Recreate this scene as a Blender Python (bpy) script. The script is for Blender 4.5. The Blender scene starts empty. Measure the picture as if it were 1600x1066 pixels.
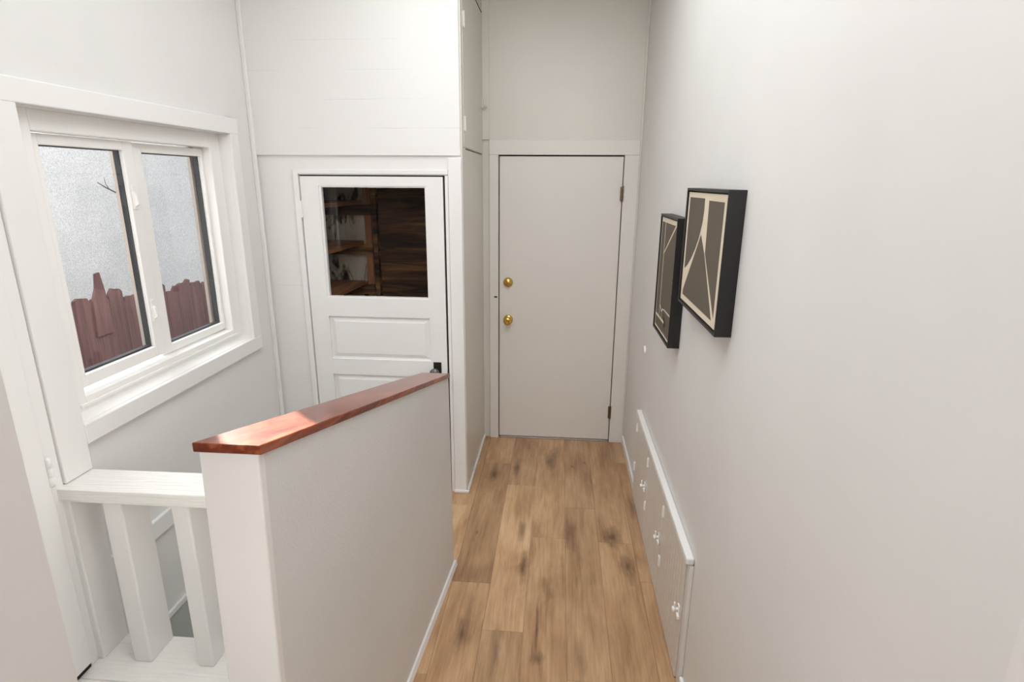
import bpy, bmesh, math, random
from mathutils import Vector, Matrix
random.seed(7)
C = bpy.context.scene.collection

# ------------------------------------------------------------------ helpers
ORG = {}

def box(bm, x0, x1, y0, y1, z0, z1, bev=0.0, seg=2):
    """axis-aligned box, optionally with softened edges"""
    r = bmesh.ops.create_cube(bm, size=1.0)
    vs = r['verts']
    for v in vs:
        v.co = Vector(((x0 + x1) / 2 + v.co.x * (x1 - x0), (y0 + y1) / 2 + v.co.y * (y1 - y0), (z0 + z1) / 2 + v.co.z * (z1 - z0)))
    if bev > 0:
        es = list({e for v in vs for e in v.link_edges})
        bmesh.ops.bevel(bm, geom=es, offset=bev, segments=seg, affect='EDGES', profile=0.5)
    return vs

def hexa(bm, pts, bev=0.0):
    """8 points: bottom 4 (ccw) then top 4"""
    vs = [bm.verts.new(p) for p in pts]
    for f in ((3, 2, 1, 0), (4, 5, 6, 7), (0, 1, 5, 4), (1, 2, 6, 5), (2, 3, 7, 6), (3, 0, 4, 7)):
        bm.faces.new([vs[i] for i in f])
    if bev > 0:
        es = list({e for v in vs for e in v.link_edges})
        bmesh.ops.bevel(bm, geom=es, offset=bev, segments=2, affect='EDGES', profile=0.5)
    return vs

def lathe(bm, prof, origin, axis, n=28):
    """prof: list of (distance along axis, radius)"""
    a = Vector(axis).normalized()
    u = a.orthogonal().normalized(); w = a.cross(u)
    rings = []
    for d, r in prof:
        if r < 1e-6:
            rings.append([bm.verts.new(Vector(origin) + a * d)])
        else:
            rings.append([bm.verts.new(Vector(origin) + a * d + (u * math.cos(t) + w * math.sin(t)) * r) for t in [2 * math.pi * k / n for k in range(n)]])
    for p, q in zip(rings, rings[1:]):
        for k in range(n):
            k2 = (k + 1) % n
            if len(p) == 1 and len(q) == 1: continue
            if len(p) == 1: bm.faces.new([p[0], q[k], q[k2]])
            elif len(q) == 1: bm.faces.new([p[k], p[k2], q[0]])
            else: bm.faces.new([p[k], p[k2], q[k2], q[k]])
    if len(rings[0]) > 1: bm.faces.new(list(reversed(rings[0])))
    if len(rings[-1]) > 1: bm.faces.new(rings[-1])

def tube(bm, pts, radii, n=8):
    rings = []
    pts = [Vector(p) for p in pts]
    for i, p in enumerate(pts):
        d = (pts[min(i + 1, len(pts) - 1)] - pts[max(i - 1, 0)]).normalized()
        u = d.orthogonal().normalized(); w = d.cross(u)
        rings.append([bm.verts.new(p + (u * math.cos(2 * math.pi * k / n) + w * math.sin(2 * math.pi * k / n)) * radii[i]) for k in range(n)])
    for a, b in zip(rings, rings[1:]):
        for k in range(n):
            bm.faces.new([a[k], a[(k + 1) % n], b[(k + 1) % n], b[k]])
    bm.faces.new(rings[0]); bm.faces.new(rings[-1])

def plate_grid(bm, axis, us, vs, t0, t1, hole):
    """thick panel in the plane across `axis`, cells removed where hole(u,v)"""
    def cell(u0, u1, v0, v1):
        if axis == 'x': box(bm, t0, t1, u0, u1, v0, v1)
        elif axis == 'y': box(bm, u0, u1, t0, t1, v0, v1)
        else: box(bm, u0, u1, v0, v1, t0, t1)
    for a, b in zip(us, us[1:]):
        for c, d in zip(vs, vs[1:]):
            if not hole((a + b) / 2, (c + d) / 2):
                cell(a, b, c, d)
    bmesh.ops.remove_doubles(bm, verts=bm.verts, dist=1e-5)
    # drop interior faces shared by two cells
    seen = {}
    for f in bm.faces:
        seen.setdefault(tuple(round(x, 4) for x in f.calc_center_median()), []).append(f)
    bmesh.ops.delete(bm, geom=[f for fs in seen.values() if len(fs) > 1 for f in fs], context='FACES')

def mesh(name, bm, mats, parent=None, smooth=False, org=None):
    if parent is not None: o0 = ORG[parent.name]
    else: o0 = Vector(org) if org else Vector((0, 0, 0))
    bmesh.ops.recalc_face_normals(bm, faces=bm.faces)
    bmesh.ops.translate(bm, verts=bm.verts, vec=-o0)
    me = bpy.data.meshes.new(name)
    bm.to_mesh(me); bm.free()
    for m in (mats if isinstance(mats, (list, tuple)) else [mats]): me.materials.append(m)
    if smooth:
        for p in me.polygons: p.use_smooth = True
    ob = bpy.data.objects.new(name, me)
    C.objects.link(ob)
    if parent is not None: ob.parent = parent
    else: ob.location = o0
    ORG[ob.name] = o0
    return ob

def bx(name, dims, mat, parent=None, bev=0.0, org=None):
    bm = bmesh.new()
    for d in (dims if isinstance(dims[0], (list, tuple)) else [dims]): box(bm, *d, bev=bev)
    return mesh(name, bm, mat, parent, org=org)

def thing(name, label, cat, loc, group=None, kind=None):
    o = bpy.data.objects.new(name, None); C.objects.link(o)
    o.empty_display_size = .05
    o.location = loc; ORG[o.name] = Vector(loc)
    o['label'] = label; o['category'] = cat
    if group: o['group'] = group
    if kind: o['kind'] = kind
    return o

def tag(o, label, cat, group=None, kind=None):
    o['label'] = label; o['category'] = cat
    if group: o['group'] = group
    if kind: o['kind'] = kind
    return o

# ------------------------------------------------------------------ materials
def srgb(r, g, b):
    f = lambda c: (c / 255 / 12.92) if c / 255 <= .04045 else ((c / 255 + .055) / 1.055) ** 2.4
    return (f(r), f(g), f(b), 1.0)

def newmat(name):
    m = bpy.data.materials.new(name); m.use_nodes = True
    nt = m.node_tree; b = nt.nodes['Principled BSDF']
    return m, nt, b

def N(nt, t, **kw):
    n = nt.nodes.new(t)
    for k, v in kw.items(): setattr(n, k, v)
    return n

def mapping(nt, scale=(1, 1, 1), rot=(0, 0, 0), src='Object'):
    tc = N(nt, 'ShaderNodeTexCoord'); mp = N(nt, 'ShaderNodeMapping')
    mp.inputs['Scale'].default_value = scale; mp.inputs['Rotation'].default_value = rot
    nt.links.new(tc.outputs[src], mp.inputs['Vector'])
    return mp.outputs['Vector']

def noise(nt, vec, scale, detail=4, rough=.55, dist=0.0):
    n = N(nt, 'ShaderNodeTexNoise')
    n.inputs['Scale'].default_value = scale; n.inputs['Detail'].default_value = detail
    n.inputs['Roughness'].default_value = rough; n.inputs['Distortion'].default_value = dist
    nt.links.new(vec, n.inputs['Vector'])
    return n.outputs['Fac']

def ramp(nt, fac, stops):
    r = N(nt, 'ShaderNodeValToRGB')
    el = r.color_ramp.elements
    el[0].position, el[0].color = stops[0][0], stops[0][1]
    el[1].position, el[1].color = stops[-1][0], stops[-1][1]
    for p, c in stops[1:-1]:
        e = el.new(p); e.color = c
    nt.links.new(fac, r.inputs['Fac'])
    return r.outputs['Color']

def mix(nt, fac, a, b, mode='MIX'):
    m = N(nt, 'ShaderNodeMix', data_type='RGBA', blend_type=mode)
    for sock, v in ((m.inputs[0], fac), (m.inputs[6], a), (m.inputs[7], b)):
        if hasattr(v, 'is_output'): nt.links.new(v, sock)
        else: sock.default_value = v
    return m.outputs[2]

def math_(nt, op, a, b=None, c=None, clamp=False):
    m = N(nt, 'ShaderNodeMath', operation=op, use_clamp=clamp)
    for i, v in enumerate((a, b, c)):
        if v is None: continue
        if hasattr(v, 'is_output'): nt.links.new(v, m.inputs[i])
        else: m.inputs[i].default_value = v
    return m.outputs[0]

def bump(nt, b, height, strength=.1, dist=.01):
    bn = N(nt, 'ShaderNodeBump')
    bn.inputs['Strength'].default_value = strength; bn.inputs['Distance'].default_value = dist
    nt.links.new(height, bn.inputs['Height']); nt.links.new(bn.outputs['Normal'], b.inputs['Normal'])

def paint(name, col, rough=.45, bscale=(60, 60, 60), bstr=.12, bdist=.002, var=.03):
    m, nt, b = newmat(name)
    v = mapping(nt, bscale)
    n1 = noise(nt, v, 1.0, 5)
    v2 = mapping(nt, (1.6, 1.6, 1.6))
    n2 = noise(nt, v2, 1.0, 3)
    d = tuple(c * (1 - var * 2) for c in col[:3]) + (1,)
    nt.links.new(ramp(nt, n2, [(.3, d), (.7, col)]), b.inputs['Base Color'])
    b.inputs['Roughness'].default_value = rough
    bump(nt, b, n1, bstr, bdist)
    return m

WHITE = srgb(232, 227, 222)
M_wall = paint('white_wall_paint', srgb(228, 226, 224), .5, (45, 45, 45), .15, .002)
M_board = paint('white_board_paint', srgb(231, 229, 227), .42, (20, 20, 90), .12, .002, .015)
def board_lines(m):
    nt = m.node_tree; b = nt.nodes['Principled BSDF']
    tc = N(nt, 'ShaderNodeTexCoord'); sp = N(nt, 'ShaderNodeSeparateXYZ'); nt.links.new(tc.outputs['Object'], sp.inputs[0])
    fr = math_(nt, 'FRACT', math_(nt, 'DIVIDE', sp.outputs['Z'], .142))
    ln = math_(nt, 'LESS_THAN', fr, .018)
    msk = noise(nt, mapping(nt, (2.2, 2.2, 9)), 1, 3)
    ln = math_(nt, 'MULTIPLY', ln, math_(nt, 'MULTIPLY', math_(nt, 'SUBTRACT', msk, .48, clamp=True), 1.6))
    src = b.inputs['Base Color'].links[0].from_socket
    nt.links.new(mix(nt, ln, src, srgb(150, 143, 136)), b.inputs['Base Color'])
board_lines(M_board)
M_trim = paint('white_trim_paint', srgb(234, 232, 230), .35, (60, 60, 12), .10, .0015, .012)
M_hall = paint('warm_grey_wall_paint', srgb(217, 213, 205), .35, (50, 50, 50), .15, .002)
M_textured = paint('rolled_wall_paint', srgb(222, 222, 220), .5, (130, 130, 130), .4, .003)
M_door = paint('door_paint', srgb(223, 219, 213), .38, (25, 25, 60), .06, .002, .012)
M_grain_white = paint('brushed_white_gloss', srgb(240, 238, 234), .22, (6, 90, 90), .8, .006, .01)
M_vinyl = paint('white_vinyl', srgb(240, 238, 235), .25, (20, 20, 20), .02, .001, .005)
M_ceil = paint('ceiling_white', srgb(238, 234, 228), .7)
M_greyfloor = paint('grey_green_floor_paint', srgb(150, 153, 146), .4, (40, 40, 40), .2, .003, .05)
M_ground = paint('outdoor_concrete', srgb(150, 145, 138), .8, (20, 20, 20), .4, .01, .1)
M_screenframe = paint('tan_reveal', srgb(165, 155, 145), .6)
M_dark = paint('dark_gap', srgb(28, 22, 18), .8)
M_gasket = paint('black_gasket', srgb(30, 31, 36), .4)
M_blackframe = paint('black_frame_paint', srgb(20, 18, 16), .45, (8, 8, 80), .1, .001)
M_cream = paint('cream_paper', srgb(226, 212, 190), .7)
M_taupe = paint('taupe_ink', srgb(96, 86, 74), .75)
M_stucco = None

def metal(name, col, rough, metallic=1.0):
    m, nt, b = newmat(name)
    v = mapping(nt, (80, 80, 80)); n = noise(nt, v, 1, 3)
    nt.links.new(ramp(nt, n, [(.3, tuple(c * .75 for c in col[:3]) + (1,)), (.7, col)]), b.inputs['Base Color'])
    b.inputs['Metallic'].default_value = metallic; b.inputs['Roughness'].default_value = rough
    return m
M_brass = metal('polished_brass', (.78, .52, .14, 1), .2)
M_bronze = metal('aged_bronze_hinge', (.22, .16, .10, 1), .4)
M_iron = metal('dark_iron', (.035, .035, .035, 1), .45, .6)
M_alu = metal('threshold_metal', (.55, .52, .5, 1), .35)

def glass_mat(name, refl):
    m, nt, b = newmat(name)
    nt.nodes.remove(b)
    out = nt.nodes['Material Output']
    tr = N(nt, 'ShaderNodeBsdfTransparent'); gl = N(nt, 'ShaderNodeBsdfGlossy')
    gl.inputs['Roughness'].default_value = .02
    lw = N(nt, 'ShaderNodeLayerWeight'); lw.inputs['Blend'].default_value = .5
    f = math_(nt, 'MULTIPLY', math_(nt, 'ADD', .03, math_(nt, 'MULTIPLY', math_(nt, 'POWER', lw.outputs['Facing'], 5.0), .9)), refl)
    mx = N(nt, 'ShaderNodeMixShader')
    nt.links.new(f, mx.inputs[0]); nt.links.new(tr.outputs[0], mx.inputs[1]); nt.links.new(gl.outputs[0], mx.inputs[2])
    nt.links.new(mx.outputs[0], out.inputs['Surface'])
    return m
M_glass = glass_mat('window_glass', .6)
M_glass2 = glass_mat('cabinet_glass', .15)

def stucco():
    m, nt, b = newmat('speckled_white_stucco')  # white stucco colour with random speckle and mottling
    v = mapping(nt, (1, 1, 1))
    n1 = noise(nt, v, 95, 3, .7); n2 = noise(nt, v, 2.5, 4)
    c1 = ramp(nt, n1, [(.34, srgb(164, 166, 168)), (.62, srgb(204, 205, 206))])
    c2 = ramp(nt, n2, [(.3, (.86, .87, .88, 1)), (.7, (1, 1, 1, 1))])
    nt.links.new(mix(nt, 1.0, c1, c2, 'MULTIPLY'), b.inputs['Base Color'])
    b.inputs['Roughness'].default_value = .9
    bump(nt, b, n1, .6, .01)
    return m
M_stucco = stucco()

def grainwood(name, dark, mid, light, along, rough, scale=1.0, knots=0.0):
    m, nt, b = newmat(name)
    sc = [38 * scale] * 3; sc[along] = 2.2 * scale
    v = mapping(nt, sc)
    n1 = noise(nt, v, 1.0, 6, .6, .6)
    sc2 = [9 * scale] * 3; sc2[along] = .9 * scale
    v2 = mapping(nt, sc2)
    n2 = noise(nt, v2, 1.0, 4, .6, 1.2)
    f = math_(nt, 'ADD', math_(nt, 'MULTIPLY', n1, .55), math_(nt, 'MULTIPLY', n2, .45))
    nt.links.new(ramp(nt, f, [(.36, dark), (.5, mid), (.64, light)]), b.inputs['Base Color'])
    b.inputs['Roughness'].default_value = rough
    bump(nt, b, n1, .12, .002)
    return m
M_cap = grainwood('mahogany_cap', srgb(84, 30, 14), srgb(122, 52, 29), srgb(164, 90, 60), 1, .2)
M_shelf = grainwood('old_shelf_wood', srgb(96, 60, 32), srgb(150, 98, 56), srgb(186, 132, 82), 1, .6)
M_post = grainwood('old_post_wood', srgb(120, 74, 44), srgb(162, 106, 68), srgb(190, 134, 92), 2, .6)
M_fence = grainwood('red_fence_paint', srgb(52, 31, 31), srgb(74, 47, 46), srgb(92, 64, 62), 2, .8)
M_bark = paint('bark', srgb(60, 52, 46), .9)

def plankwall():
    m, nt, b = newmat('dark_plank_wall')
    v = mapping(nt, (2.0, 20, 20)); n1 = noise(nt, v, 1.0, 6, .65, 1.4)
    v2 = mapping(nt, (.35, 1, 9.5)); n2 = noise(nt, v2, 1.0, 1)
    c1 = ramp(nt, n1, [(.34, srgb(48, 28, 14)), (.48, srgb(120, 78, 42)), (.66, srgb(182, 130, 82))])
    c2 = ramp(nt, n2, [(.4, (.35, .33, .3, 1)), (.62, (1, 1, 1, 1))])
    nt.links.new(mix(nt, 1.0, c1, c2, 'MULTIPLY'), b.inputs['Base Color'])
    b.inputs['Roughness'].default_value = .65
    return m
M_plank = plankwall()

def plaster():
    m, nt, b = newmat('peeling_plaster')
    v = mapping(nt, (9, 9, 3.2)); n1 = noise(nt, v, 1.0, 6, .6, 1.0)
    c = ramp(nt, n1, [(.36, srgb(40, 28, 20)), (.42, srgb(120, 104, 84)), (.48, srgb(206, 196, 176)), (.7, srgb(222, 214, 198))])
    nt.links.new(c, b.inputs['Base Color']); b.inputs['Roughness'].default_value = .9
    return m
M_plaster = plaster()

def beadboard():
    m, nt, b = newmat('grooved_cupboard_board')
    tc = N(nt, 'ShaderNodeTexCoord'); sp = N(nt, 'ShaderNodeSeparateXYZ')
    nt.links.new(tc.outputs['Object'], sp.inputs[0])
    s = math_(nt, 'SINE', math_(nt, 'MULTIPLY', sp.outputs['Y'], 2 * math.pi / .04))
    v = mapping(nt, (40, 40, 40)); n = noise(nt, v, 1, 3)
    nt.links.new(ramp(nt, n, [(.3, srgb(214, 209, 202)), (.7, srgb(226, 222, 216))]), b.inputs['Base Color'])
    b.inputs['Roughness'].default_value = .35
    bump(nt, b, math_(nt, 'ADD', s, math_(nt, 'MULTIPLY', n, .6)), .35, .0016)
    return m
M_bead = beadboard()

# oak plank floor: tone and offset per plank are mesh attributes, grain and knots are procedural
KNOTS = [(-.379, 3.385, .035, .075, .75), (-.239, 3.478, .025, .10, .7), (-.022, 3.60, .035, .12, .7), (.129, 3.53, .01, .02, .6),
         (-.161, 2.763, .02, .10, .5), (-.135, 2.466, .018, .11, .75), (.102, 2.755, .030, .12, .7), (.335, 2.745, .045, .075, .75),
         (.389, 2.50, .03, .09, .75), (-.365, 1.998, .035, .10, .7), (-.041, 1.884, .03, .03, .6), (.474, 3.083, .022, .13, .7),
         (-.215, 1.91, .02, .12, .5), (-.026, 2.338, .012, .05, .45), (.009, 2.261, .02, .03, .4), (.136, 1.883, .02, .08, .4),
         (-.407, 2.719, .008, .02, .6), (.217, 3.588, .01, .02, .5), (-.05, 2.06, .006, .16, .6), (-.36, 2.1, .02, .12, .35)]
def floor_mat():
    m, nt, b = newmat('oak_plank_floor')
    L = nt.links
    at = N(nt, 'ShaderNodeAttribute', attribute_name='plank'); sp = N(nt, 'ShaderNodeSeparateColor')
    L.new(at.outputs['Color'], sp.inputs[0])
    tone, off = sp.outputs[0], sp.outputs[1]
    tc = N(nt, 'ShaderNodeTexCoord'); xyz = N(nt, 'ShaderNodeSeparateXYZ'); L.new(tc.outputs['Object'], xyz.inputs[0])
    cmb = N(nt, 'ShaderNodeCombineXYZ')
    L.new(xyz.outputs['X'], cmb.inputs[0]); L.new(xyz.outputs['Y'], cmb.inputs[1]); L.new(math_(nt, 'MULTIPLY', off, 37.0), cmb.inputs[2])
    def mp(s):
        q = N(nt, 'ShaderNodeMapping'); q.inputs['Scale'].default_value = s; L.new(cmb.outputs[0], q.inputs['Vector']); return q.outputs[0]
    fine = noise(nt, mp((90, 5, 1)), 1, 6, .65, .3)
    mid = noise(nt, mp((20, 1.5, 1)), 1, 4, .6, 1.0)
    big = noise(nt, mp((5, 1.6, 1)), 1, 4, .55, .9)
    g = math_(nt, 'ADD', math_(nt, 'ADD', math_(nt, 'MULTIPLY', fine, .30), math_(nt, 'MULTIPLY', mid, .24)), math_(nt, 'MULTIPLY', big, .46))
    col = ramp(nt, g, [(.33, srgb(140, 105, 74)), (.47, srgb(180, 143, 108)), (.58, srgb(201, 166, 130)), (.72, srgb(216, 186, 152))])
    tcol = ramp(nt, tone, [(0, (.56, .53, .50, 1)), (.5, (.88, .86, .83, 1)), (1, (1.14, 1.15, 1.13, 1))])
    col = mix(nt, 1.0, col, tcol, 'MULTIPLY')
    # knots
    wv = noise(nt, mp((26, 9, 1)), 1, 4, .6)
    total = None
    for kx, ky, rx, ry, s in KNOTS:
        dx = math_(nt, 'MULTIPLY', math_(nt, 'SUBTRACT', xyz.outputs['X'], kx), 1 / rx)
        dy = math_(nt, 'MULTIPLY', math_(nt, 'SUBTRACT', xyz.outputs['Y'], ky), 1 / ry)
        d = math_(nt, 'SQRT', math_(nt, 'ADD', math_(nt, 'MULTIPLY', dx, dx), math_(nt, 'MULTIPLY', dy, dy)))
        d = math_(nt, 'ADD', d, math_(nt, 'MULTIPLY', math_(nt, 'SUBTRACT', wv, .5), 2.2))
        k = math_(nt, 'MULTIPLY', math_(nt, 'SUBTRACT', 1.0, math_(nt, 'MULTIPLY', d, .72), clamp=True), s)
        total = k if total is None else math_(nt, 'MAXIMUM', total, k)
    col = mix(nt, math_(nt, 'MINIMUM', math_(nt, 'MULTIPLY', total, 1.1), .82), col, srgb(86, 58, 36))
    L.new(col, b.inputs['Base Color'])
    b.inputs['Roughness'].default_value = .42
    bump(nt, b, fine, .06, .001)
    return m
M_floor = floor_mat()

# ------------------------------------------------------------------ setting: floors
XR, YE, YC, XL = .515, 3.95, 3.14, -1.67
ROWS = [(-.83, -.65, [.95, 2.17, 3.39], [.55, .6, .5, .6]), (-.65, -.47, [.55, 1.77, 2.99], [.5, .6, .85, .6]),
        (-.47, -.285, [-.13, 1.094, 2.314, 3.529], [.5, .5, .78, .38, .8]),
        (-.285, -.108, [-.42, .80, 2.019, 3.248], [.5, .6, .40, .82, .48]),
        (-.108, .0785, [.27, 1.486, 2.706], [.5, .4, .56, .74]),
        (.0785, .255, [.57, 1.79, 3.012], [.5, .6, .46, .50]),
        (.255, .437, [.25, 1.47, 2.691], [.5, .5, .62, .50]), (.437, .62, [-.05, 1.17, 2.39, 3.61], [.5, .5, .66, .5, .4])]
for k in range(10): ROWS.append((.62 + k * .188, .808 + k * .188, [-1.6 + (k * .47) % 1.2, -.38 + (k * .47) % 1.2], [.45, .6, .5]))
bm = bmesh.new()
lay = bm.loops.layers.float_color.new('plank')
for ri, (x0, x1, js, tones) in enumerate(ROWS):
    ys = [-2.5] + js + ([4.0] if x0 < .6 else [.60])
    for k, (a, b_) in enumerate(zip(ys, ys[1:])):
        vs = [bm.verts.new(p) for p in ((x0 + .0006, a + .0006, 0), (x1 - .0006, a + .0006, 0), (x1 - .0006, b_ - .0006, 0), (x0 + .0006, b_ - .0006, 0))]
        f = bm.faces.new(vs)
        lo = [bm.verts.new(v.co + Vector((0, 0, -.004))) for v in vs]
        for i in range(4):
            bm.faces.new([vs[i], vs[(i + 1) % 4], lo[(i + 1) % 4], lo[i]])
        for g in [f] + list({q for v in lo for q in v.link_faces}):
            for l in g.loops: l[lay] = (tones[k], (ri * .137 + k * .291) % 1.0, 0, 1)
base_col = (.15, .3, 0, 1)
n0 = len(bm.faces)
box(bm, -.83, .62, -2.5, 4.0, -.06, -.004); box(bm, .62, 2.5, -2.5, .60, -.06, -.004)
bm.faces.ensure_lookup_table()
for f in list(bm.faces)[n0:]:
    for l in f.loops: l[lay] = base_col
o = mesh('floor', bm, M_floor)
tag(o, 'warm oak plank hall floor with dark knots', 'floor', kind='structure')

o = bx('floor.001', (-1.85, -.832, -2.5, 3.3, -.06, -.001), M_greyfloor)
tag(o, 'grey-green painted lower floor behind the white balusters', 'floor', kind='structure')
bm = bmesh.new()
for k in range(-10, 6):
    box(bm, -1.668, -.71, .42 + k * .2167, .42 + (k + 1) * .2167 - .003, .02, .15, .004)
box(bm, -1.66, -.72, -1.74, 1.70, .001, .14)
o = mesh('trim_platform', bm, M_grain_white)
tag(o, 'raised white painted plank platform under the balusters', 'platform', kind='structure')

# ------------------------------------------------------------------ setting: walls
WH = (1.723, 2.885, 1.03, 2.085)      # window opening Y0,Y1,Z0,Z1
bm = bmesh.new()
plate_grid(bm, 'x', [-2.5, WH[0], WH[1], 4.1], [-.05, WH[2], WH[3], 3.1], XL - .16, XL, lambda u, v: WH[0] < u < WH[1] and WH[2] < v < WH[3])
o = mesh('wall_left', bm, M_wall); tag(o, 'white wall with the window', 'wall', kind='structure')

DC = (-1.432, -.622, 0, 1.893)        # closet door opening
bm = bmesh.new()
plate_grid(bm, 'y', [XL, DC[0], DC[1], -.532], [0, DC[3], 1.995], YC, YC + .06, lambda u, v: DC[0] < u < DC[1] and v < DC[3])
box(bm, XL, -.5345, YC - .012, YC + .06, 1.995, 3.1)
o = mesh('wall_front', bm, M_board); tag(o, 'white boarded wall around and above the half-glazed closet door', 'wall', kind='structure')

bm = bmesh.new()
box(bm, -.545, -.525, YC + .002, YE, 0, 3.1)
o = mesh('wall_side', bm, M_hall); tag(o, 'short painted side wall between the closet door and the end door', 'wall', kind='structure')

DE = (-.417, .409, 0, 2.034)
bm = bmesh.new()
plate_grid(bm, 'y', [-.56, DE[0], DE[1], XR + .1], [-.02, DE[3], 3.1], YE, YE + .12, lambda u, v: DE[0] < u < DE[1] and v < DE[3])
o = mesh('wall_back', bm, M_hall); tag(o, 'warm grey end wall above the plain door', 'wall', kind='structure')

o = bx('wall_right', (XR, XR + .12, .55, 4.07, -.02, 3.1), M_wall, bev=.012); tag(o, 'long white right wall with two framed prints', 'wall', kind='structure')
o = bx('wall_near', (-.590, -.556, -2.5, .50, .0, 3.1), M_wall); tag(o, 'white wall end in the left foreground', 'wall', kind='structure')
o = bx('wall_rear', (-1.8, 2.62, -2.62, -2.5, -.05, 3.1), M_wall); tag(o, 'white wall behind the viewer', 'wall', kind='structure')
o = bx('wall_right_rear', (2.5, 2.62, -2.5, .67, -.05, 3.1), M_wall); tag(o, 'white side wall of the room behind the viewer', 'wall', kind='structure')
o = bx('wall_return', (XR + .11, 2.5, .552, .67, -.05, 3.1), M_wall); tag(o, 'white wall turning the corner at the right edge', 'wall', kind='structure')
o = bx('ceiling', (-1.85, 2.62, -2.62, 4.1, 3.1, 3.2), M_ceil); tag(o, 'white ceiling of the hall', 'ceiling', kind='structure')

# corner beads and end-wall battens
o = bx('trim_1', [(XL, XL + .022, YC - .03, YC - .012, 0, 3.1), ], M_trim, bev=.004); tag(o, 'slim white batten in the corner beside the window', 'trim', kind='structure')
bm = bmesh.new()
box(bm, -.525, -.478, YE - .014, YE, 2.128, 3.1, .003)
box(bm, .501, .515, YE - .014, YE, 0, 3.1, .003)
o = mesh('trim_2', bm, M_hall); tag(o, 'slim upright battens in the end wall corners', 'trim', kind='structure')
# end door casing
bm = bmesh.new()
box(bm, -.478, -.417, YE - .02, YE, 0, 2.034, .003); box(bm, .409, .503, YE - .02, YE, 0, 2.034, .003); box(bm, -.478, .503, YE - .022, YE, 2.034, 2.127, .003)
o = mesh('trim_3', bm, M_door); tag(o, 'flat painted casing around the end door', 'trim', kind='structure')
# closet casing : narrow jamb strip on the left, board on the right, header
bm = bmesh.new()
box(bm, -1.461, -1.432, YC - .016, YC, 0, 1.922, .004); box(bm, -.622, -.604, YC - .006, YC, 0, 1.893, .002)
box(bm, -.602, -.530, YC - .012, YC, 0, 1.985, .003); box(bm, -1.461, -.604, YC - .010, YC, 1.897, 1.922, .003)
o = mesh('trim_4', bm, M_trim); tag(o, 'white casing around the half-glazed closet door', 'trim', kind='structure')

# baseboards
bm = bmesh.new(); box(bm, .500, .515, 3.20, 3.93, 0, .062, .005)
o = mesh('baseboard_right', bm, M_trim); tag(o, 'short white baseboard between cupboard and end door', 'baseboard', kind='structure')
bm = bmesh.new(); box(bm, .500, .515, .55, 1.79, 0, .062, .005)
o = mesh('baseboard_right_near', bm, M_trim); tag(o, 'white baseboard starting in front of the low cupboard', 'baseboard', kind='structure')
bm = bmesh.new(); box(bm, -.525, -.512, YC - .012, 3.93, 0, .03, .006); box(bm, -.606, -.512, YC - .026, YC - .012, 0, .02, .005)
o = mesh('baseboard_left', bm, M_trim); tag(o, 'thin white shoe moulding below the short side wall', 'baseboard', kind='structure')
bm = bmesh.new(); box(bm, XL, XL + .018, 1.72, 3.1, .405, .485, .004); box(bm, XL, XL + .012, 1.72, 3.1, 0, .03, .004)
o = mesh('trim_5', bm, M_trim); tag(o, 'white horizontal board low on the wall behind the balusters', 'trim', kind='structure')

# ------------------------------------------------------------------ window
win = thing('window_1', 'white two-pane sliding window in wide white casing', 'window', (XL, 2.3, 1.03), kind='structure')
bm = bmesh.new()
box(bm, XL, XL + .022, 1.608, WH[0], .862, 2.16, .004)          # left board down to the railing
box(bm, XL, XL + .022, WH[1], 2.96, .955, 2.16, .004)
box(bm, XL, XL + .024, 1.608, 2.96, WH[3], 2.16, .004)
box(bm, XL, XL + .024, WH[0], 2.96, .955, WH[2], .004)
mesh('casing', bm, M_trim, win)
XF = -1.75
FY0, FY1, FZ0, FZ1 = 1.80, 2.845, 1.095, 2.03
bm = bmesh.new()   # jamb lining + stool that slopes to the vinyl frame
box(bm, XF - .06, XL + .004, WH[0] - .012, WH[0] + .002, WH[2], WH[3]); box(bm, XF - .06, XL + .004, WH[1] - .002, WH[1] + .012, WH[2], WH[3])
box(bm, XF - .06, XL + .004, WH[0], WH[1], WH[3] - .002, WH[3] + .01)
hexa(bm, [(XL + .004, WH[0], WH[2] - .02), (XL + .004, WH[1], WH[2] - .02), (XF - .06, WH[1], WH[2] - .02), (XF - .06, WH[0], WH[2] - .02),
          (XL + .004, WH[0], WH[2] + .002), (XL + .004, WH[1], WH[2] + .002), (XF - .06, WH[1], WH[2] + .045), (XF - .06, WH[0], WH[2] + .045)])
mesh('jamb_lining', bm, M_trim, win)
bm = bmesh.new()   # vinyl main frame
XM = -1.712
box(bm, XF - .06, XM, WH[0], 1.822, WH[2], WH[3], .004); box(bm, XF - .06, XM, 2.800, WH[1], WH[2], WH[3], .004)
box(bm, XF - .06, XM, 1.822, 2.800, WH[2], 1.098, .004); box(bm, XF - .06, XM, 1.822, 2.800, 2.014, WH[3], .004)
box(bm, XM, XM + .008, 1.79, 2.83, 1.062, 1.074, .002)
mesh('window_frame', bm, M_vinyl, win)
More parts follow.
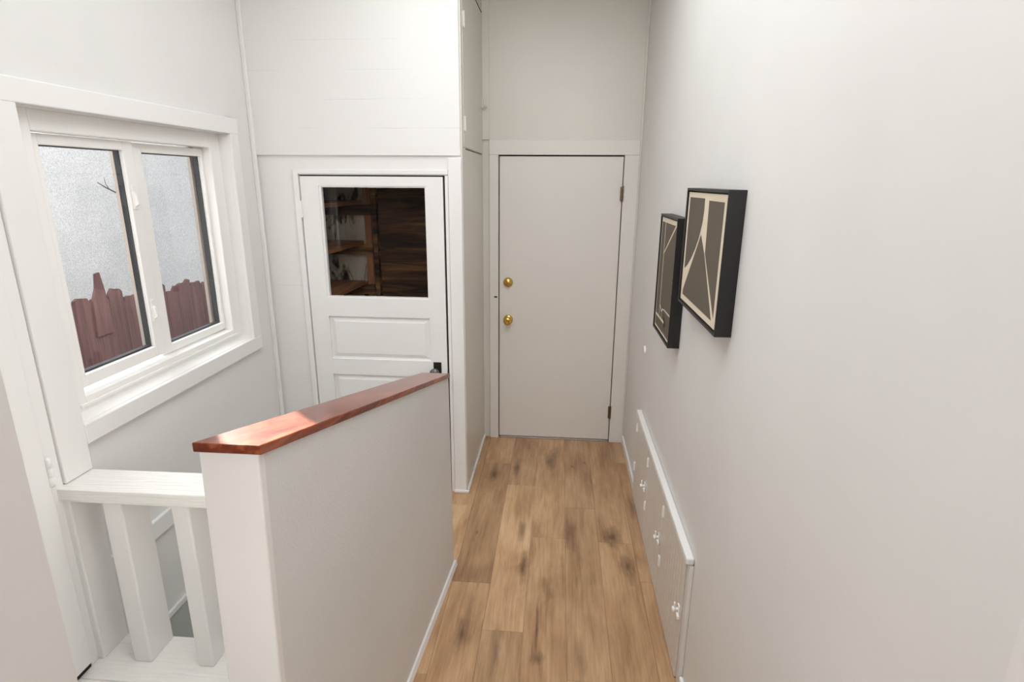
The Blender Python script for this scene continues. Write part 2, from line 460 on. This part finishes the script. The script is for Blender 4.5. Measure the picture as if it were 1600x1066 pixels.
def sash(y0, y1, z0, z1, l, r, b_, t, xo):
    bm = bmesh.new()
    box(bm, xo - .025, xo, y0, y0 + l, z0, z1, .003); box(bm, xo - .025, xo, y1 - r, y1, z0, z1, .003)
    box(bm, xo - .025, xo, y0 + l, y1 - r, z0, z0 + b_, .003); box(bm, xo - .025, xo, y0 + l, y1 - r, z1 - t, z1, .003)
    s = mesh('sash', bm, M_vinyl, win)
    gy0, gy1, gz0, gz1 = y0 + l, y1 - r, z0 + b_, z1 - t
    bm = bmesh.new(); box(bm, xo - .017, xo - .013, gy0 - .004, gy1 + .004, gz0 - .004, gz1 + .004); mesh('pane', bm, M_glass, s)
    bm = bmesh.new()  # dark spacer bar visible round the far edge and the foot of the pane
    box(bm, xo - .04, xo - .0175, gy0, gy0 + .004, gz0, gz1); box(bm, xo - .04, xo - .0175, gy1 - .006, gy1, gz0, gz1)
    box(bm, xo - .04, xo - .0175, gy0, gy1, gz0, gz0 + .008); box(bm, xo - .04, xo - .0175, gy0, gy1, gz1 - .004, gz1)
    mesh('gasket', bm, M_gasket, s)
    return s
s1 = sash(1.824, 2.305, 1.118, 2.010, .044, .057, .046, .036, XF + .012)
s2 = sash(2.318, 2.799, 1.104, 2.008, .054, .018, .036, .036, XF - .002)
for z0 in (1.745, 1.272):
    bm = bmesh.new()
    box(bm, XF + .012, XF + .018, 2.256, 2.276, z0, z0 + .095, .003)
    hexa(bm, [(XF + .018, 2.258, z0 + .01), (XF + .032, 2.262, z0 + .02), (XF + .032, 2.272, z0 + .02), (XF + .018, 2.274, z0 + .01),
              (XF + .018, 2.258, z0 + .07), (XF + .026, 2.262, z0 + .06), (XF + .026, 2.272, z0 + .06), (XF + .018, 2.274, z0 + .07)], .002)
    mesh('sash_lock', bm, M_vinyl, s1)
bm = bmesh.new()
box(bm, XL - .145, XF - .05, 2.765, WH[1], WH[2], WH[3]); box(bm, XL - .162, XF - .045, 2.292, 2.302, 1.12, 2.01)
mesh('outer_reveal', bm, M_screenframe, win)

# ------------------------------------------------------------------ end door
d1 = thing('door_1', 'plain flat painted door with brass lock and knob at the hall end', 'door', (-.004, YE, 0), kind='structure')
mesh('door_slab', (lambda b: (box(b, -.411, .404, YE - .004, YE + .036, .014, 2.026, .003), b)[1])(bmesh.new()), M_door, d1)
bx('door_backing', [(DE[0], DE[1], YE + .05, YE + .06, 0, DE[3])], M_dark, d1)
bx('threshold', [(-.405, .40, YE - .010, YE + .03, .0, .011)], M_alu, d1, bev=.002)
bm = bmesh.new(); lathe(bm, [(0, .0), (0, .034), (.006, .034), (.010, .030), (.018, .028), (.024, .024), (.026, .0)], (-.350, YE - .004, 1.184), (0, -1, 0))
box(bm, -.354, -.346, YE - .040, YE - .028, 1.168, 1.200, .002)
mesh('deadbolt', bm, M_brass, d1, True)
bm = bmesh.new(); lathe(bm, [(0, .0), (0, .034), (.004, .034), (.010, .028), (.014, .014), (.030, .013), (.038, .022), (.048, .029), (.060, .029), (.068, .023), (.070, .012), (.068, .008), (.069, 0)], (-.348, YE - .004, .916), (0, -1, 0))
mesh('door_knob', bm, M_brass, d1, True)
for z in (1.745, .19):
    bm = bmesh.new()
    lathe(bm, [(0, .0055), (.092, .0055)], (.407, YE - .026, z), (0, 0, 1), 12); lathe(bm, [(0, .007), (.006, .007)], (.407, YE - .026, z + .09), (0, 0, 1), 12)
    for k in range(2): lathe(bm, [(0, .0065), (.016, .0065)], (.407, YE - .026, z + .018 + k * .036), (0, 0, 1), 12)
    box(bm, .392, .405, YE - .022, YE - .004, z + .002, z + .09)
    mesh('hinge', bm, M_bronze, d1)
bx('strike_plate', [(-.446, -.425, YE - .0225, YE - .0195, 1.076, 1.086)], M_iron, d1)

# ------------------------------------------------------------------ closet door
d2 = thing('door_2', 'white closet door with dark glass pane over raised panels', 'door', (-1.03, YC, 0), kind='structure')
X0, X1 = -1.427, -.634
YF = YC - .002
bm = bmesh.new()
GX0, GX1, GZ0, GZ1 = -1.312, -.735, 1.222, 1.828
def pr(bm, x0, x1, z0, z1): box(bm, x0, x1, YF, YF + .035, z0, z1)
pr(bm, X0, -1.325, .012, 1.886); pr(bm, -.728, X1, .012, 1.886)
pr(bm, -1.325, -.728, 1.836, 1.886); pr(bm, -1.325, -.728, 1.104, 1.214); pr(bm, -1.325, -.728, .748, .845); pr(bm, -1.325, -.728, .398, .49); pr(bm, -1.325, -.728, .012, .15)
bmesh.ops.remove_doubles(bm, verts=bm.verts, dist=1e-5)
mesh('door_frame', bm, M_trim, d2)
for z0, z1 in ((.845, 1.104), (.49, .748), (.15, .398)):
    bm = bmesh.new()
    a = .034
    x0, x1 = -1.325, -.728
    pts = [[(x0, YF + .014, z0), (x1, YF + .014, z0), (x1, YF + .014, z1), (x0, YF + .014, z1)],
           [(x0 + .010, YF + .016, z0 + .010), (x1 - .010, YF + .016, z0 + .010), (x1 - .010, YF + .016, z1 - .010), (x0 + .010, YF + .016, z1 - .010)],
           [(x0 + a, YF + .006, z0 + a), (x1 - a, YF + .006, z0 + a), (x1 - a, YF + .006, z1 - a), (x0 + a, YF + .006, z1 - a)]]
    rs = [[bm.verts.new(p) for p in r] for r in pts]
    for p, q in zip(rs, rs[1:]):
        for i in range(4): bm.faces.new([p[i], p[(i + 1) % 4], q[(i + 1) % 4], q[i]])
    bm.faces.new(rs[-1])
    box(bm, x0, x1, YF + .018, YF + .024, z0, z1)
    mesh('panel', bm, M_trim, d2)
bm = bmesh.new()
for dms in ((-1.325, GX0, GZ0 - .008, GZ1 + .008), (GX1, -.728, GZ0 - .008, GZ1 + .008), (GX0, GX1, GZ0 - .008, GZ0), (GX0, GX1, GZ1, GZ1 + .008)):
    box(bm, dms[0], dms[1], YF + .006, YF + .030, dms[2], dms[3])
mesh('glazing_bead', bm, M_trim, d2)
bx('pane', [(GX0, GX1, YF + .016, YF + .019, GZ0, GZ1)], M_glass2, d2)
bm = bmesh.new(); box(bm, -.715, -.668, YF - .004, YF, .70, .842, .001)
pl = mesh('lock_plate', bm, M_iron, d2)
bm = bmesh.new(); lathe(bm, [(0, .010), (.022, .009), (.028, .018), (.036, .026), (.048, .028), (.058, .022), (.062, 0)], (-.700, YF - .004, .790), (0, -1, 0))
mesh('door_knob', bm, metal('grey_pewter_knob', (.16, .16, .155, 1), .35, .7), pl, True)
for z in (1.66, .30):
    bm = bmesh.new(); lathe(bm, [(0, .004), (.005, .0065), (.09, .0065), (.096, .004)], (-1.430, YF - .008, z), (0, 0, 1), 12)
    box(bm, -1.446, -1.414, YF - .003, YF - .0005, z + .008, z + .088)
    mesh('hinge', bm, M_trim, d2)
bx('gap_backing', [(X1, DC[1] + .001, YF + .02, YF + .03, 0, DC[3]), (X0, X1, YF + .02, YF + .03, 1.886, DC[3] + .002), (DC[0], X0, YF + .02, YF + .03, 0, DC[3])], M_dark, d2)

# ------------------------------------------------------------------ closet interior
o = bx('wall_closet_back', [(XL, -.545, 4.0, 4.06, 0, 3.0)], M_plank); tag(o, 'dark horizontal planks seen through the closet door glass', 'wall', kind='structure')
o = bx('wall_closet_plaster', [(XL, -1.335, 3.985, 4.0, 0, 3.0)], M_plaster); tag(o, 'peeling pale plaster behind the closet shelves', 'wall', kind='structure')
o = bx('wall_closet_left', [(XL - .0005, XL + .012, YC + .061, 3.985, 0, 3.0)], M_shelf); tag(o, 'dark wooden left side of the closet', 'wall', kind='structure')
o = bx('wall_closet_right', [(-.560, -.546, YC + .061, 4.0, 0, 3.0)], M_plank); tag(o, 'dark wooden right side of the closet', 'wall', kind='structure')
o = bx('ceiling_closet', [(XL, -.546, YC + .061, 4.0, 2.3, 2.33)], M_plank); tag(o, 'dark closet ceiling', 'ceiling', kind='structure')
o = bx('floor_closet', [(-1.67, -.832, 3.3, 4.0, -.05, 0)], M_shelf); tag(o, 'dark closet floor', 'floor', kind='structure')
sh = thing('wall_shelf', 'old rough wooden closet shelves with upright post behind the glass', 'shelf', (-1.5, 3.6, 0))
for z in (1.735, 1.465, 1.185, .9, .55):
    bm = bmesh.new()
    hexa(bm, [(XL + .013, 3.24, z - .026), (-1.372, 3.24, z - .026), (-1.352, 3.899, z - .026), (XL + .013, 3.899, z - .026),
              (XL + .013, 3.24, z), (-1.372, 3.24, z), (-1.352, 3.899, z), (XL + .013, 3.899, z)], .002)
    mesh('shelf_board', bm, M_shelf, sh)
    bx('ledger', (XL + .013, -1.292, 3.900, 3.923, z - .10, z - .028), M_plank, sh)
bx('post', (-1.348, -1.304, 3.925, 3.957, .0, 2.3), M_post, sh, bev=.002)
bx('batten', (-1.303, -1.270, 3.95, 3.998, .0, 2.3), M_plank, sh)

# ------------------------------------------------------------------ half wall with sloping wooden cap
hw = thing('half_wall', 'white half wall with sloping reddish wooden cap beside the hall', 'half wall', (-.57, 1.7, 0))
bm = bmesh.new()
N0, F0 = .946, 2.43
hexa(bm, [(-.700, N0, 0), (-.584, N0, 0), (-.482, F0, 0), (-.600, F0, 0), (-.666, N0, 1.368), (-.550, N0, 1.368), (-.487, F0, 1.000), (-.606, F0, 1.000)])
mesh('wall_panel', bm, M_textured, hw)
bm = bmesh.new()
hexa(bm, [(-.703, N0 - .018, 0), (-.584, N0 - .018, 0), (-.583, N0 + .004, 0), (-.702, N0 + .004, 0), (-.668, N0 - .018, 1.372), (-.551, N0 - .018, 1.372), (-.549, N0 + .004, 1.366), (-.667, N0 + .004, 1.366)], .004)
mesh('end_post', bm, M_trim, hw)
bm = bmesh.new()
Na, Fa = N0 - .022, F0 + .002
za, zb = 1.371, 1.000
hexa(bm, [(-.676, Na, za), (-.5425, Na, za), (-.4795, Fa, zb), (-.612, Fa, zb), (-.676, Na, za + .020), (-.5425, Na, za + .020), (-.4795, Fa, zb + .020), (-.612, Fa, zb + .020)], .0025)
mesh('cap', bm, M_cap, hw)['label'] = 'polished reddish-brown wooden cap'
bm = bmesh.new()
hexa(bm, [(-.584, N0, 0), (-.569, N0, 0), (-.464, F0 + .01, 0), (-.482, F0 + .01, 0), (-.584, N0, .026), (-.576, N0, .026), (-.472, F0 + .01, .026), (-.482, F0 + .01, .026)], .003)
mesh('base_moulding', bm, M_trim, hw)

# ------------------------------------------------------------------ railing
rl = thing('stair_railing', 'low white railing with broad square balusters beside the window', 'railing', (-1.15, 1.65, .15))
bm = bmesh.new()
hexa(bm, [(XL, 1.577, .813), (-.64, 1.577, .818), (-.64, 1.722, .818), (XL, 1.722, .813), (XL, 1.577, .860), (-.64, 1.577, .870), (-.64, 1.722, .870), (XL, 1.722, .860)], .004)
mesh('top_rail', bm, M_grain_white, rl)
for x0, x1 in ((XL + .001, -1.636), (-1.518, -1.450), (-1.272, -1.210), (-1.03, -.966), (-.79, -.726)):
    bm = bmesh.new(); box(bm, x0, x1, 1.588, 1.712, .149, .818, .006)
    mesh('baluster', bm, M_trim, rl)

# ------------------------------------------------------------------ side door (left edge)
d3 = thing('door_3', 'edge of a white side door with painted hinge at the left', 'door', (XL, 1.1, .17), kind='structure')
bx('door_slab', [(XL + .001, XL + .028, .66, 1.548, .178, 2.2)], M_trim, d3, bev=.004)
bx('door_stop', [(XL, XL + .012, 1.556, 1.606, .15, 2.25)], M_trim, d3, bev=.003)
for z in (.885, 1.8):
    bm = bmesh.new(); lathe(bm, [(0, .006), (.006, .0095), (.034, .0095), (.036, .008), (.038, .0095), (.066, .0095), (.068, .008), (.07, .0095), (.098, .0095), (.106, .005)], (XL + .030, 1.552, z), (0, 0, 1), 14)
    mesh('hinge', bm, M_trim, d3, True)
o = bx('door_gap_shade', [(XL, XL + .012, .58, 1.553, .150, .172)], M_dark); tag(o, 'dark gap below the side door', 'trim', kind='structure')  # dark strip standing in for the shade under the door

# ------------------------------------------------------------------ low cupboard in the right wall
lc = thing('low_cupboard', 'low white cupboard with three grooved doors along the right wall', 'cupboard', (.5, 2.5, 0))
bx('backing', [(.5135, .5148, 1.80, 3.21, .0, .56)], M_dark, lc)
bm = bmesh.new(); box(bm, .484, .5145, 1.795, 3.185, .546, .574, .006)
mesh('top_moulding', bm, M_trim, lc)
bx('side_jamb', (.499, .5145, 1.795, 1.828, 0, .541), M_door, lc, bev=.002); bx('side_jamb', (.503, .5145, 3.19, 3.205, 0, .541), M_door, lc, bev=.002)
for (y0, y1, mt) in ((2.755, 3.186, M_bead), (2.296, 2.748, M_bead), (1.838, 2.288, M_bead)):
    dr = bx('door', [(.494, .512, y0, y1, .006, .532)], mt, lc, bev=.002)
    ly = y0 + .022; lz = .30
    bm = bmesh.new()                                   # painted cupboard turn-latch
    box(bm, .489, .494, ly - .012, ly + .012, lz - .018, lz + .022, .002)
    lathe(bm, [(0, .006), (.010, .006), (.014, .010), (.022, .010), (.025, 0)], (.489, ly, lz + .004), (-1, 0, 0), 14)
    box(bm, .472, .479, ly - .005, ly + .005, lz - .004, lz + .034, .002)
    box(bm, .480, .490, ly - .034, ly - .010, lz - .016, lz - .002, .002)
    mesh('latch', bm, M_vinyl, dr)
    for hz in (.438, .185):
        bm = bmesh.new(); lathe(bm, [(0, .003), (.004, .005), (.05, .005), (.054, .003)], (.491, y1 - .016, hz), (0, 0, 1), 10)
        box(bm, .492, .494, y1 - .030, y1 - .004, hz + .004, hz + .050)
        mesh('hinge', bm, M_vinyl, dr)

# ------------------------------------------------------------------ high cupboard door in the short side wall
hc = thing('high_cupboard', 'painted-over high cupboard door near the ceiling left of the end door', 'cupboard', (-.525, 3.56, 2.04))
bx('door', [(-.5248, -.5215, 3.185, 3.935, 2.042, 2.868)], M_hall, hc, bev=.001)
for g in ((-.5249, -.5222, 3.25, 3.90, 2.032, 2.036), (-.5249, -.5222, 3.60, 3.935, 2.874, 2.878)): bx('gap_line', g, M_dark, hc)
for z in (2.12, 2.62):
    bm = bmesh.new(); lathe(bm, [(0, .003), (.004, .006), (.076, .006), (.08, .003)], (-.518, 3.205, z), (0, 0, 1), 10)
    box(bm, -.5216, -.519, 3.190, 3.225, z + .006, z + .074)
    mesh('hinge', bm, M_hall, hc)
bm = bmesh.new(); box(bm, -.5216, -.512, 3.890, 3.914, 2.315, 2.375, .002)
lathe(bm, [(0, .006), (.012, .006), (.018, .009), (.026, .007), (.027, 0)], (-.512, 3.902, 2.330), (1, 0, 0), 12)
mesh('latch', bm, M_hall, hc)

# ------------------------------------------------------------------ framed prints
def framed(y_far, y_near, z0, z1, label, polys):
    xf, xw = .4655, .5148
    t = thing('framed_print', label, 'picture', (xw, (y_far + y_near) / 2, z0), 'framed abstract prints on the right wall')
    w = .009
    bm = bmesh.new()
    box(bm, xf, xw, y_near, y_near + w, z0, z1, .001); box(bm, xf, xw, y_far - w, y_far, z0, z1, .001)
    box(bm, xf, xw, y_near + w, y_far - w, z0, z0 + w, .001); box(bm, xf, xw, y_near + w, y_far - w, z1 - w, z1, .001)
    mesh('frame', bm, M_blackframe, t)
    bx('backing', (.492, xw - .001, y_near + w, y_far - w, z0 + w, z1 - w), M_blackframe, t)
    g = .005
    ay0, ay1, az0, az1 = y_far - w - g, y_near + w + g, z0 + w + g, z1 - w - g
    bm = bmesh.new()
    box(bm, .4715, .4925, ay1, ay0, az0, az1)
    xa = .4711
    for P in polys:
        f = bm.faces.new([bm.verts.new((xa, ay0 + (ay1 - ay0) * u, az0 + (az1 - az0) * v)) for u, v in P])
        f.material_index = 1
    bmesh.ops.triangulate(bm, faces=[f for f in bm.faces if f.material_index == 1])
    mesh('canvas', bm, [M_cream, M_taupe], t)
A = [(.045, .955), (.469, .957), (.472, .856), (.458, .763), (.399, .626), (.322, .519), (.235, .429), (.134, .346), (.045, .298)]
B = [(.577, .945), (.925, .945), (.925, .075), (.594, .522)]
Cc = [(.45, .661), (.058, .10), (.058, .055), (.885, .048), (.583, .513)]
framed(2.222, 1.677, 1.424, 1.847, 'landscape black-framed print with a taupe triangle between two curved shapes, nearer one', [A, B, Cc])
far = [[(.03, .962), (.245, .962), (.262, .128), (.03, .128)],
       [(.275, .962), (.885, .962), (.277, .706)],
       [(.93, .955), (.965, .955), (.965, .233), (.62, .233), (.53, .232), (.46, .222), (.41, .198), (.287, .24), (.279, .690)],
       [(.03, .106), (.648, .106), (.66, .02), (.03, .02)],
       [(.425, .13), (.425, .185), (.47, .207), (.55, .22), (.965, .219), (.965, .02), (.677, .02), (.666, .128)],
       [(.28, .128), (.405, .128), (.408, .180), (.287, .218)]]
framed(2.742, 2.352, 1.192, 1.728, 'portrait black-framed print of taupe blocks with thin cream lines, farther one', far)

# ------------------------------------------------------------------ wall bumper for the door knob
bm = bmesh.new(); lathe(bm, [(0, 0), (0, .026), (.004, .026), (.010, .022), (.012, .014), (.009, .0)], (XR + .0015, 3.231, .927), (-1, 0, 0))
o = mesh('door_bumper', bm, M_vinyl, smooth=True, org=(XR, 3.231, .927)); tag(o, 'small round white door bumper on the right wall near the end door', 'door stop')

# ------------------------------------------------------------------ outside
o = bx('wall_outside', (-4.3, -4.15, -1.0, 9.0, -.3, 2.42), M_stucco); tag(o, 'speckled white stucco wall outside the window', 'wall', kind='structure')
o = bx('ground', (-4.3, -1.84, -1.0, 9.0, -.35, -.25), M_ground); tag(o, 'narrow concrete side yard outside the window', 'ground', kind='structure')
fe = thing('wooden_fence', 'dark red board fence with ragged tops outside the window', 'fence', (-2.9, 3.7, -.25))
tops = [(2.55, 1.14), (2.70, 1.15), (2.85, 1.16), (3.0, 1.17), (3.13, 1.165), (3.26, 1.15), (3.41, 1.165), (3.53, 1.11), (3.68, 1.135), (3.83, 1.12), (3.95, 1.07), (4.08, 1.10), (4.24, 1.085), (4.38, 1.045), (4.50, .99), (4.65, 1.05), (4.8, 1.0), (4.95, 1.02)]
for i, (y, z) in enumerate(tops):
    y1 = tops[i + 1][0] if i + 1 < len(tops) else y + .15
    bm = bmesh.new()
    j1, j2 = random.uniform(-.03, .03), random.uniform(-.03, .03)
    wd = y1 - y
    prof = [(y, -.25), (y1 - .002, -.25), (y1 - .002, z - .02 + j1), (y1 - wd * .18, z + j1 * .5), (y1 - wd * .42, z - .008 + j2 * .4), (y + wd * .3, z + j2 * .5), (y + wd * .1, z - .015), (y, z - .035 + j1 * .4)]
    fr = [bm.verts.new((-2.9, a, b_)) for a, b_ in prof]; bk = [bm.verts.new((-2.92, a, b_)) for a, b_ in prof]
    bm.faces.new(fr); bm.faces.new(list(reversed(bk)))
    for k in range(len(prof)): bm.faces.new([fr[k], fr[(k + 1) % len(prof)], bk[(k + 1) % len(prof)], bk[k]])
    mesh('picket', bm, M_fence, fe)
bm = bmesh.new()   # one splintered taller board
prof = [(3.25, .9), (3.385, .9), (3.372, 1.17), (3.352, 1.295), (3.318, 1.29), (3.30, 1.20), (3.262, 1.13)]
fr = [bm.verts.new((-2.885, a, b_)) for a, b_ in prof]; bk = [bm.verts.new((-2.8995, a, b_)) for a, b_ in prof]
bm.faces.new(fr); bm.faces.new(list(reversed(bk)))
for k in range(len(prof)): bm.faces.new([fr[k], fr[(k + 1) % len(prof)], bk[(k + 1) % len(prof)], bk[k]])
mesh('broken_picket', bm, M_fence, fe)
bx('fence_rail', [(-2.96, -2.9205, 2.55, 5.1, .78, .86), (-2.96, -2.9205, 2.55, 5.1, .0, .08)], M_fence, fe)
# a bare twig leaning over the fence
bm = bmesh.new()
tube(bm, [(-3.0, 3.94, -.25), (-3.0, 3.925, .7), (-3.0, 3.905, 1.24), (-3.0, 3.88, 1.56), (-3.0, 3.86, 1.735), (-3.0, 3.80, 1.765), (-3.0, 3.762, 1.770), (-3.0, 3.669, 1.809), (-3.0, 3.607, 1.841)], [.014, .013, .011, .009, .008, .006, .005, .004, .0025], 7)
tube(bm, [(-3.0, 3.70, 1.795), (-3.0, 3.675, 1.83), (-3.0, 3.67, 1.875)], [.003, .002, .0012], 6)
o = mesh('bare_branch', bm, M_bark, org=(-3.0, 3.94, -.25)); tag(o, 'thin bare branch above the red fence outside the window', 'branch')

# ------------------------------------------------------------------ camera
cam = bpy.data.cameras.new('camera'); cam.sensor_fit = 'HORIZONTAL'; cam.sensor_width = 36.0
cam.lens = 36.0 * 890.9669 / 1600.0; cam.clip_start = .02
co = bpy.data.objects.new('camera', cam); C.objects.link(co)
r = (0.9965636881, 0.0825603587, 0.0066785208); d = (0.0286837316, -0.2683423566, -0.9628964758); f = (-0.0777049484, 0.9597792281, -0.2697883878)
co.matrix_world = Matrix(((r[0], -d[0], -f[0], 0), (r[1], -d[1], -f[1], 0), (r[2], -d[2], -f[2], 1.866), (0, 0, 0, 1)))
bpy.context.scene.camera = co

# ------------------------------------------------------------------ light
def area(name, loc, target, sx, sy, power, col):
    l = bpy.data.lights.new(name, 'AREA'); l.shape = 'RECTANGLE'; l.size = sx; l.size_y = sy; l.energy = power; l.color = col
    o = bpy.data.objects.new(name, l); C.objects.link(o); o.location = loc
    o.rotation_euler = (Vector(target) - Vector(loc)).to_track_quat('-Z', 'Y').to_euler()
    return o
area('room_light', (.1, -1.9, 2.85), (-.3, 2.2, 1.1), 1.8, 1.2, 53, (.97, .98, 1))
area('hall_fill', (-.32, 1.6, 3.06), (-.32, 1.6, 0), 1.5, 2.3, 38, (.94, .98, 1))  # unseen fill lamp added above the hall to brighten the walls
area('outdoor_fill', (-3.0, 2.3, 3.5), (-1.5, 2.1, 1.0), 1.6, 2.0, 76, (.96, .98, 1))  # fill lamp added outside the window to brighten rail and platform
s = bpy.data.lights.new('sun', 'SUN'); s.energy = 42.0; s.angle = math.radians(.6); s.color = (1, .95, .88)
so = bpy.data.objects.new('sun', s); C.objects.link(so)
so.rotation_euler = Vector((.616, -.780, -.278)).to_track_quat('-Z', 'Y').to_euler()
w = bpy.data.worlds.new('world'); bpy.context.scene.world = w; w.use_nodes = True
bg = w.node_tree.nodes['Background']; bg.inputs[0].default_value = (.90, .95, 1, 1); bg.inputs[1].default_value = 1.35

sc = bpy.context.scene
sc.view_settings.view_transform = 'Standard'
sc.view_settings.look = 'None'
sc.view_settings.exposure = 0.0
sc.cycles.max_bounces = 10; sc.cycles.diffuse_bounces = 6; sc.cycles.transparent_max_bounces = 12
sc.cycles.use_denoising = True
